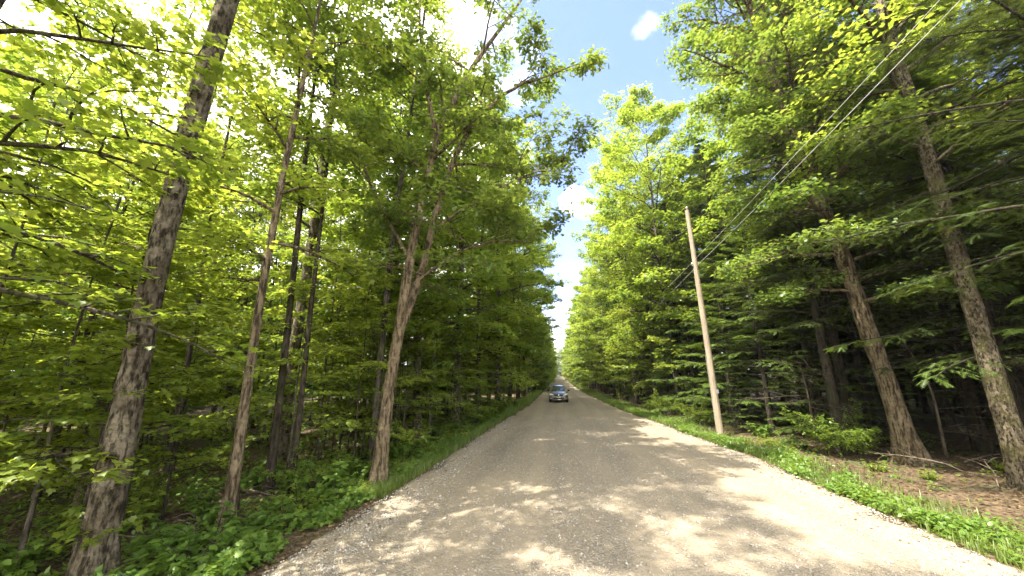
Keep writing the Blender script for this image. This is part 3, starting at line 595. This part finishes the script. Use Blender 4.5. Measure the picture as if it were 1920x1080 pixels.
# ------------------------------------------------------------------ shrubs, ferns, plants
def shrub(name, seed, H, Rad, leafm, tpl, lsize, n_st=14, m=4, lpt=12):
    rng = np.random.default_rng(seed); tb, lb = MB(), MB()
    B = np.stack([rng.normal(0, .05, n_st), rng.normal(0, .05, n_st), np.full(n_st, -.05)], -1); az = np.arange(n_st) * 2.4
    P1 = curve(rng, B, az, rng.uniform(.75, 1.4, n_st), H * rng.uniform(.6, 1.1, n_st), -.5, .12, 6)
    tubes(tb, P1, np.full((n_st, 1), .014) * np.linspace(1, .3, 6)[None], 5)
    pos, a, e, L, s = kids(rng, P1, np.full(n_st, H), m * 2, .2, 1, .42, (.4, 1.2), -.3, .4, .3)
    P2 = curve(rng, pos, a, e, L, -.3, .15, 4); tubes(tb, P2, np.full((len(P2), 1), .006) * np.linspace(1, .4, 4)[None], 3)
    idx = np.repeat(np.arange(len(P2)), lpt); s = rng.uniform(.1, 1.02, len(idx)); pos, T = sample(P2, idx, s)
    leaves(lb, rng, pos + rng.normal(0, .03, pos.shape), np.arctan2(T[:, 1], T[:, 0]) + rng.normal(0, .9, len(idx)), rng.normal(-.15, .3, len(idx)), lsize * rng.uniform(.6, 1.2, len(idx)), tpl, .25)
    e = empty(name); tb.obj('stem', M['bark_dark'], e); lb.obj('foliage', M[leafm], e); return e
def fern(name, seed, m='cover'):
    rng = np.random.default_rng(seed); lb = MB(); n = 11; az = np.arange(n) * 2.4 + rng.normal(0, .2, n); L = rng.uniform(.5, .75, n)
    P = curve(rng, np.zeros((n, 3)), az, rng.uniform(.7, 1.1, n), L, -1.2, .04, 9); tubes(lb, P, np.full((n, 9), .004), 3)
    idx = np.repeat(np.arange(n), 30); j = np.tile(np.arange(30), n); s = .15 + .85 * (j // 2) / 15; pos, T = sample(P, idx, s)
    a = np.arctan2(T[:, 1], T[:, 0]) + np.where(j % 2, 1.25, -1.25); sz = .22 * (1.08 - s) * np.clip(s * 5, .5, 1) + .01
    leaves(lb, rng, pos, a, np.full(len(idx), -.15), sz, (T_FROND[0] * [1, 1, 1], T_FROND[1]), .08)
    o = lb.obj(name, M[m]); return o
b1 = shrub('bush', 201, 2.1, 1.2, 'maple', T_OVAL, .085, 24, 6, 22)
put(b1, 9.6, 15.0, 0, 1.0, 'rounded green bush between the utility pole and the leaning brown trunk', 'bush')
s1 = shrub('verge_plant', 202, .75, .6, 'cover', T_MAPLE, .13, 8, 3, 6)
s2 = shrub('verge_plant', 203, .6, .5, 'fresh', T_OVAL, .10, 9, 3, 7)
for (x, y, s, p_) in [(-5.5, 5.6, 1.0, s1), (-5.9, 6.3, 1.1, s1), (-5.3, 7.2, .9, s1), (-5.7, 8.2, 1.2, s2), (-5.2, 8.8, 1.0, s1), (-6.1, 9.4, 1.3, s1), (-4.9, 9.3, .7, s2),
                      (-5.6, 10.9, 1.2, s1), (-4.8, 11.6, .9, s2), (-5.2, 12.8, 1.1, s1), (-4.7, 14.0, 1.0, s2), (-5.0, 15.4, 1.2, s1), (-4.6, 17, 1.1, s2), (-5.0, 18.6, 1.2, s1),
                      (-8.4, 5.3, 1.0, s1), (-9.3, 6.0, .9, s2), (-7.6, 8.0, 1.1, s1), (-7.8, 10.0, 1.3, s1), (-7.1, 6.6, .8, s1), (-6.9, 11.5, 1.2, s2), (-6.0, 14.0, 1.4, s1), (-6.4, 4.4, .8, s1)]:
    put(p_, x, y, rnd(0, 6.28), s * rnd(.9, 1.1), 'leafy low plant at the foot of the trees beside the left road edge', 'plant', 'low plants along the left road edge')
for (x, y, s, l_) in [(-6.6, 9.9, .62, 'bush between the slim light brown trunk and the twin stemmed tree'), (-5.9, 13.0, .7, 'bush just past the foot of the twin stemmed tree'), (-5.5, 17.6, .8, 'bush on the left verge halfway to the car'), (-5.0, 22.0, .85, 'bush on the left verge near the car'), (-4.8, 27.5, .9, 'bush at the left verge beside the car'), (-9.2, 7.6, .7, 'bush between the thick peeling trunk and the slim one'), (7.6, 22.6, .8, 'bush at the road edge just past the utility pole'), (6.9, 27.0, .9, 'bush at the right road edge near the car')]:
    put(b1, x, y, rnd(0, 6.28), s, l_, 'bush')
f1 = fern('fern', 210)
for (x, y) in [(-5.1, 13.4), (-4.6, 15.9), (-4.4, 20), (-4.6, 22.5), (-4.3, 25), (-6.3, 8.7), (-5.4, 19.4), (-4.9, 27)]:
    put(f1, x, y, rnd(0, 6.28), rnd(.9, 1.3), 'green fern arching over the left verge', 'fern', 'ferns on the left verge')
for (x, y, s, p_) in [(8.1, 16.6, .9, s2), (8.7, 16.0, .8, s1), (7.9, 15.2, .7, s2), (9.0, 12.8, .6, s2), (9.6, 11.9, .5, s2), (12.2, 12.6, .8, s2), (11.6, 9.4, .5, s2), (8.8, 18.6, 1.0, s1), (10.7, 16.2, 1.0, s1)]:
    put(p_, x, y, rnd(0, 6.28), s, 'small leafy plant growing in the litter on the right', 'plant', 'small plants on the right forest floor')

# ground cover (uncountable)
def cover(name, n, xf, yf, seed, m, tpl, size, hmax, per=7):
    rng = np.random.default_rng(seed); y = yf(rng, n); x = xf(rng, y, n)
    cl = np.sin(x * 2.1 + 1.7 * np.sin(y * .8)) * np.sin(y * 1.45 + 1.2 * np.sin(x * 1.3)) + .6 * np.sin(y * 3.7 + x * 2.9)
    kp = cl + rng.normal(0, .45, n) > -.35; x, y, cl = x[kp], y[kp], cl[kp]; n = len(x); z = gz(x, y); h = hmax * rng.uniform(.2, 1, n) * (1 + .8 * np.clip(cl, 0, 1.2))
    idx = np.repeat(np.arange(n), per); a = rng.uniform(0, 6.28, len(idx)); rr = rng.uniform(.02, .13, len(idx))
    pos = np.stack([x[idx] + rr * np.cos(a), y[idx] + rr * np.sin(a), z[idx] + h[idx] * rng.uniform(.3, 1, len(idx))], -1)
    mb = MB(); leaves(mb, rng, pos, a, rng.normal(.05, .4, len(idx)), size * rng.uniform(.5, 1.3, len(idx)), tpl, .3)
    return kind(mb.obj(name, M[m]), 'stuff')
def grass(name, n, xf, yf, seed, h0):
    rng = np.random.default_rng(seed); y = yf(rng, n); x = xf(rng, y, n); z = gz(x, y) - .01; a = rng.uniform(0, 6.28, n); h = h0 * rng.uniform(.4, 1.2, n) * (1 + y / 70)
    w_ = .006 * (1 + y / 18); ln = rng.uniform(.1, .7, n) * h
    dx, dy = np.cos(a), np.sin(a); B = np.stack([x, y, z], -1)
    V = np.stack([B + np.stack([-dy * w_, dx * w_, 0 * z], -1), B + np.stack([dy * w_, -dx * w_, 0 * z], -1),
                  B + np.stack([dx * ln * .4 + dy * w_ * .7, dy * ln * .4 - dx * w_ * .7, h * .6], -1), B + np.stack([dx * ln * .4 - dy * w_ * .7, dy * ln * .4 + dx * w_ * .7, h * .6], -1),
                  B + np.stack([dx * ln, dy * ln, h], -1)], 1)
    mb = MB(); o = (np.arange(n) * 5)[:, None]; mb.add(V, np.concatenate([o + [0, 1, 2], o + [0, 2, 3], o + [3, 2, 4]]))
    return kind(mb.obj(name, M['grass']), 'stuff')
yn = lambda a, b, p=1.6: (lambda r, n: a + (b - a) * r.uniform(0, 1, n) ** p)
cover('ground_cover', 6000, lambda r, y, n: re(y) + .02 + .35 * (1 + np.sin(y * 1.1 + 2 * np.sin(y * .37))) * .5 + np.abs(r.normal(0, .55, n)), yn(3, 40), 301, 'cover', T_OVAL, .10, .20)
cover('ground_cover', 4200, lambda r, y, n: le(y) - .35 - np.abs(r.normal(0, .8, n)), yn(3.5, 40), 302, 'cover', T_MAPLE, .10, .22)
cover('undergrowth', 8500, lambda r, y, n: le(y) - 1.5 - 16 * r.uniform(0, 1, n) ** 1.4, yn(4, 45, 1.3), 303, 'cover', T_OVAL, .12, .30)
cover('undergrowth', 500, lambda r, y, n: re(y) + 1.8 + 9 * r.uniform(0, 1, n), yn(8, 45, 1.1), 304, 'cover', T_OVAL, .09, .18)
grass('grass', 26000, lambda r, y, n: le(y) - .1 - np.abs(r.normal(0, .7, n)), yn(9, 150, 1.7), 305, .22)
grass('grass', 30000, lambda r, y, n: re(y) + .08 + np.abs(r.normal(0, .8, n)), yn(4, 150, 1.9), 306, .17)
# fallen leaves
def litter(n, xf, yf, seed, road=False):
    rng = np.random.default_rng(seed); y = yf(rng, n); x = xf(rng, y, n); pos = np.stack([x, y, (rz_(x, y) + .012 if road else gz(x, y)) + rng.uniform(.0, .03 if not road else .012, n)], -1)
    mb = MB(); leaves(mb, rng, pos, rng.uniform(0, 6.28, n), rng.normal(.05, .25, n), (.06 if road else .085) * rng.uniform(.5, 1.3, n), T_OAK, .35); return kind(mb.obj('leaf_litter', M['litter']), 'stuff')
litter(700, lambda r, y, n: np.where(r.uniform(0, 1, n) < .6, re(y) - .9 * r.uniform(0, 1, n) ** 1.7, le(y) + 1.1 * r.uniform(0, 1, n) ** 1.7), yn(4, 24, 1.3), 313, True)
litter(16000, lambda r, y, n: re(y) - .1 + 10 * r.uniform(0, 1, n) ** .9, yn(6, 26, 1.1), 311)
litter(10000, lambda r, y, n: le(y) - .1 - 9 * r.uniform(0, 1, n) ** 1.2, yn(3.5, 22, 1.2), 312)

# fallen sticks and dead branches
def stick(name, seed, L, r0, label, x, y, rz, tilt=.05, z=.06, n2=5):
    rng = np.random.default_rng(seed); mb = MB(); P = curve(rng, np.zeros((1, 3)), np.zeros(1), np.full(1, tilt), np.full(1, L), -tilt * 1.4, .14, 9)
    tubes(mb, P, r0 * np.linspace(1, .3, 9)[None], 6)
    pos, a, e, Ls, s = kids(rng, P, np.full(1, L), n2, .25, .95, .45, (.4, 1.0), 0, .5); P2 = curve(rng, pos, a, e, Ls, -.4, .2, 6)
    tubes(mb, P2, r0 * .4 * np.ones((len(P2), 1)) * np.linspace(1, .3, 6)[None], 4)
    o = mb.obj(name, M['twig'], None, True); o.location = (x, y, float(gz(x, y)) + z); o.rotation_euler = (0, 0, rz); tag(o, label, 'fallen branch'); return o
stick('fallen_branch', 1, 2.6, .03, 'pale dead branch lying below the slim light brown trunk on the left', -8.6, 9.6, -.5, .12)
stick('fallen_branch', 2, 2.2, .035, 'dead branch on the ground beside the foot of the thick peeling trunk', -6.3, 6.6, 2.6, .08)
stick('fallen_branch', 3, 2.4, .022, 'forked dead branch lying in the litter between the two near right trunks', 10.9, 12.0, 2.4, .25)
stick('fallen_branch', 4, 1.8, .018, 'thin pale stick rising from the litter by the speckled trunk', 10.2, 10.9, .9, .6)
stick('fallen_branch', 5, 3.0, .03, 'long dead limb in the litter right of the leaning brown trunk', 12.0, 13.6, .2, .2)
stick('fallen_branch', 6, 1.3, .012, 'small twig lying on the left gravel edge', -3.9, 10.9, 1.2, .05, .03, 3)
stick('fallen_branch', 7, 2.4, .02, 'fallen branch among plants left of the slim light brown trunk', -7.6, 7.0, 3.5, .15)

def dead_tree(seed, x, y, H, label):
    rng = np.random.default_rng(seed); tb = MB(); P, rr = trunk_line(rng, [(0, 0, -.2), (rng.normal(0, .1), rng.normal(0, .1), H * .5), (rng.normal(0, .3), rng.normal(0, .3), H)], [.05, .035, .01], 12); tubes(tb, P, rr, 7)
    n = 16; zz = rng.uniform(.8, H * .95, n); B = np.stack([np.interp(zz, P[:, 2], P[:, i]) for i in range(3)], -1); L = rng.uniform(1.0, 2.8, n)
    Pd = curve(rng, B, rng.uniform(0, 6.28, n), rng.uniform(-.2, .25, n), L, -.15, .20, 8)
    bb = MB(); tubes(bb, Pd, np.full((n, 1), .013) * np.linspace(1, .2, 8)[None], 4)
    pos, a2, e2, L2, s2 = kids(rng, Pd, L, 6, .25, 1, .5, (.4, 1.0), -.2, .3); P2 = curve(rng, pos, a2, e2, L2, -.1, .22, 5); tubes(bb, P2, np.full((len(P2), 1), .006) * np.linspace(1, .3, 5)[None], 3)
    e = empty('dead_sapling', (x, y, float(gz(x, y)))); tb.obj('trunk', M['twig'], e, True); bb.obj('branches', M['twig'], e); tag(e, label, 'dead sapling')
dead_tree(401, 12.9, 11.2, 4.2, 'bare dead sapling with pale twigs between the two near right trunks')
dead_tree(402, 12.4, 14.6, 4.6, 'bare dead sapling with pale twigs right behind the leaning brown trunk')
dead_tree(403, 10.0, 17.0, 3.6, 'bare dead sapling left of the bush near the utility pole')
dead_tree(404, 14.4, 9.6, 4.4, 'bare dead sapling with pale twigs beyond the speckled trunk')

# ------------------------------------------------------------------ utility poles and wires
def pole():
    e = empty('utility_pole'); mb = MB(); P, r = trunk_line(None, [(0, 0, -.6), (-.12, 0, 4), (-.35, 0, 11.0)], [.152, .13, .10], 16)
    tubes(mb, P, r, 14, 0, None, True); mb.obj('pole_shaft', M['pole'], e, True)
    b = MB()
    for z in (8.0,):
        x = float(np.interp(z, P[:, 2], P[:, 0])); tubes(b, np.array([[x - .16, -.05, z], [x + .16, .05, z]]), np.array([.02, .02]), 8)
    b.obj('bracket', M['metal'], e)
    for dx, z in ((-.14, 8.05), (.14, 8.05)):
        x = float(np.interp(z, P[:, 2], P[:, 0])) + dx; i = MB()
        tubes(i, np.array([[x, 0, z - .02], [x, 0, z + .04], [x, 0, z + .05], [x, 0, z + .09], [x, 0, z + .13]]), np.array([.025, .03, .045, .045, .02]), 10, 0, None, True); i.obj('insulator', M['porcelain'], e)
    i = MB(); x = float(P[-1, 0]); tubes(i, np.array([[x, 0, 10.95], [x, 0, 11.08], [x, 0, 11.10], [x, 0, 11.16], [x, 0, 11.22]]), np.array([.02, .02, .05, .05, .02]), 10, 0, None, True); i.obj('insulator', M['porcelain'], e)
    tg = MB(); tg.add([(-.06, -.175, 1.9), (.06, -.175, 1.9), (.06, -.172, 2.08), (-.06, -.172, 2.08)], [[0, 1, 2, 3]]); tg.obj('number_plate', M['metal'], e)
    g = MB(); tubes(g, np.array([[-.165, .02, .1], [-.26, .02, 3.6]]), np.array([.012, .012]), 5); g.obj('ground_wire', M['metal'], e)
    return e
pl = pole(); px, py = 7.13, 18.7
put(pl, px, py, 0, 1.0, 'weathered wooden utility pole leaning left at the right road edge', 'utility pole')
def wire(a, b, sag, r, label, name='power_line'):
    a = np.array(a); b = np.array(b); s = np.linspace(0, 1, 24)[:, None]; P = a * (1 - s) + b * s; P[:, 2] -= (sag * 4 * s * (1 - s))[:, 0]
    mb = MB(); tubes(mb, P, np.full(24, r), 6); o = mb.obj(name, M['wire'], None, True); tag(o, label, 'power line'); return o
ax = px - .24
wire((6.75, 18.7, 8.22), (7.6, -14, 12.3), .35, .005, 'upper of the two wires rising from the utility pole to the top of the view')
wire((7.03, 18.7, 8.10), (7.2, -14, 11.6), .35, .0062, 'lower and thicker of the two wires crossing the right tree crowns')
wire((6.75, 18.7, 8.22), (7.6, 58, 8.6), .6, .006, 'thin wire running from the utility pole down the road on its left')
wire((7.03, 18.7, 8.10), (7.9, 58, 8.0), .7, .007, 'thin wire running from the utility pole down the road on its right')

# ------------------------------------------------------------------ cars
def box(mb, c, s, bev=.0, taper=(1, 1)):
    x, y, z = [v / 2 for v in s]; b = min(bev, x * .9, y * .9, z * .9)
    # chamfered box: 24 verts
    V = []; 
    for sz in (-1, 1):
        t_ = taper if sz > 0 else (1, 1)
        for sx in (-1, 1):
            for sy in (-1, 1):
                X_, Y_ = x * t_[0], y * t_[1]
                V += [(sx * (X_ - b), sy * (Y_ - b), sz * z), (sx * X_, sy * (Y_ - b), sz * (z - b)), (sx * (X_ - b), sy * Y_, sz * (z - b))]
    import bmesh
    bm = bmesh.new(); vs = [bm.verts.new(v) for v in V]; bmesh.ops.convex_hull(bm, input=vs)
    bm.verts.index_update(); mb.add([(v.co.x + c[0], v.co.y + c[1], v.co.z + c[2]) for v in bm.verts], [[v.index for v in f.verts] for f in bm.faces if len(f.verts) == 3]); bm.free()
def loft(mb, secs, cap=True):
    """secs: list of rings (same count)"""
    S_ = len(secs[0]); V = np.array(secs).reshape(-1, 3); F = []
    for i in range(len(secs) - 1):
        for q in range(S_): F.append([i * S_ + q, i * S_ + (q + 1) % S_, (i + 1) * S_ + (q + 1) % S_, (i + 1) * S_ + q])
    mb.add(V, F)
    if cap:
        for r_ in (secs[0], secs[-1]):
            c = np.mean(r_, 0); mb.add(np.vstack([r_, c]), [[q, (q + 1) % S_, S_] for q in range(S_)])
def ring(y, w_, zb, zt, sh=.82, n=16):
    # rounded-box cross-section in the xz plane
    pts = []
    for q in range(n):
        a = 2 * math.pi * (q + .5) / n; c_, s_ = math.cos(a), math.sin(a)
        ex = .38; X_ = math.copysign(abs(c_) ** ex, c_); Z_ = math.copysign(abs(s_) ** ex, s_)
        f_ = 1 if Z_ < .2 else 1 + (sh - 1) * (Z_ - .2) / .8
        pts.append((X_ * w_ * f_, y, (zb + zt) / 2 + Z_ * (zt - zb) / 2))
    return pts
def car(name, paint, seed=0):
    """front faces -Y, length 4.6"""
    e = empty(name)
    b = MB(); loft(b, [ring(-2.28, .72, .34, .62, .95), ring(-2.2, .84, .27, .74, .92), ring(-2.0, .90, .24, .86, .90), ring(-1.5, .92, .24, .96, .88), ring(-.95, .92, .24, 1.02, .9), ring(.8, .93, .24, 1.03, .92), ring(1.7, .92, .26, 1.04, .88), ring(2.15, .86, .32, .98, .88), ring(2.3, .78, .42, .8, .9)])
    b.obj('body', paint, e, True)
    c = MB(); loft(c, [ring(-1.02, .78, .95, 1.02, .97), ring(-.75, .77, .95, 1.2, .86), ring(-.25, .76, .95, 1.46, .78), ring(.3, .75, .95, 1.53, .76), ring(1.0, .74, .95, 1.52, .76), ring(1.7, .73, .95, 1.36, .8), ring(2.1, .70, .95, 1.05, .94)])
    c.obj('cabin', paint, e, True)
    g = MB(); V = [(-.70, -.99, 1.03), (.70, -.99, 1.03), (.57, -.30, 1.45), (-.57, -.30, 1.45), (-.71, -.95, 1.06), (.71, -.95, 1.06)]
    g.add([(-.70, -1.03, 1.035), (.70, -1.03, 1.035), (.60, -.70, 1.25), (-.60, -.70, 1.25), (.545, -.28, 1.475), (-.545, -.28, 1.475)], [[0, 1, 2, 3], [3, 2, 4, 5]]); g.obj('windshield', M['glass'], e)
    for s_ in (-1, 1):
        g = MB(); q = [(s_ * .765, -.62, 1.07), (s_ * .765, 1.45, 1.07), (s_ * .655, 1.2, 1.42), (s_ * .625, -.1, 1.43)]; g.add(q, [[0, 1, 2, 3]]); g.obj('side_window', M['glass'], e)
        h = MB(); loft(h, [[(s_ * .50, -2.245, .64), (s_ * .80, -2.16, .66), (s_ * .80, -2.14, .80), (s_ * .52, -2.215, .77)], [(s_ * .52, -2.0, .66), (s_ * .87, -1.95, .68), (s_ * .86, -1.9, .84), (s_ * .53, -1.95, .82)]]); h.obj('headlight', M['lamp'], e)
        m_ = MB(); box(m_, (s_ * 1.0, -.72, 1.08), (.22, .10, .15), .03); box(m_, (s_ * .87, -.70, 1.04), (.14, .05, .04), .01); m_.obj('mirror', M['black'], e)
        fl = MB(); box(fl, (s_ * .66, -2.235, .40), (.24, .06, .09), .02); fl.obj('fog_light', M['lamp'], e)
    gr = MB(); box(gr, (0, -2.26, .69), (.86, .07, .13), .02); grille = gr.obj('grille', M['black'], e)
    em = MB(); box(em, (0, -2.31, .69), (.15, .03, .13), .02); em.obj('badge', M['chrome'], grille)
    lg = MB(); box(lg, (0, -2.27, .40), (1.0, .08, .16), .03); lg.obj('lower_grille', M['black'], e)
    sp = MB(); box(sp, (0, -2.29, .285), (1.1, .05, .035), .01); sp.obj('bumper_strip', M['chrome'], e)
    pt = MB(); box(pt, (0, -2.32, .50), (.34, .02, .15), .005); pt.obj('licence_plate', M['plate'], e)
    for s_ in (-1, 1):
        for yy in (-1.42, 1.38):
            wt = MB(); tubes(wt, np.array([[s_ * .93, yy, .33], [s_ * .91, yy, .33], [s_ * .72, yy, .33], [s_ * .70, yy, .33]]), np.array([.27, .33, .33, .27]), 24, 0, None, True); wo = wt.obj('wheel', M['rubber'], e, True)
            rm = MB(); tubes(rm, np.array([[s_ * .90, yy, .33], [s_ * .945, yy, .33]]), np.array([.215, .19]), 10, 0, None, True); rm.obj('rim', M['metal'], wo)
    return e
cr = car('car', M['paint_dark'])
put(cr, -.14, 39.4, 0, 1.0, 'dark grey-brown car driving towards the viewer on the gravel road', 'car', z=.06)
c2 = car('car', M['paint_white'])
put(c2, -1.1, 345, 0, 1.0, 'tiny white car far away at the end of the road', 'car', z=.06)

# ------------------------------------------------------------------ air
hb = MB(); X0, Y0, Z0, Z1 = 1700, 1700, -1.6, 42
hb.add([(x, y, z) for z in (Z0, Z1) for x, y in ((-X0, -Y0), (X0, -Y0), (X0, Y0), (-X0, Y0))], [[0, 3, 2, 1], [4, 5, 6, 7], [0, 1, 5, 4], [1, 2, 6, 5], [2, 3, 7, 6], [3, 0, 4, 7]])
hm = bpy.data.materials.new('summer_haze'); hm.use_nodes = True; t = hm.node_tree; t.nodes.clear(); o = t.nodes.new('ShaderNodeOutputMaterial')
v = t.nodes.new('ShaderNodeVolumePrincipled'); v.inputs['Color'].default_value = (.92, .95, 1, 1); v.inputs['Density'].default_value = .0004; v.inputs['Anisotropy'].default_value = .3
t.links.new(v.outputs[0], o.inputs['Volume'])
kind(hb.obj('haze', hm), 'stuff')
cy.volume_bounces = 0
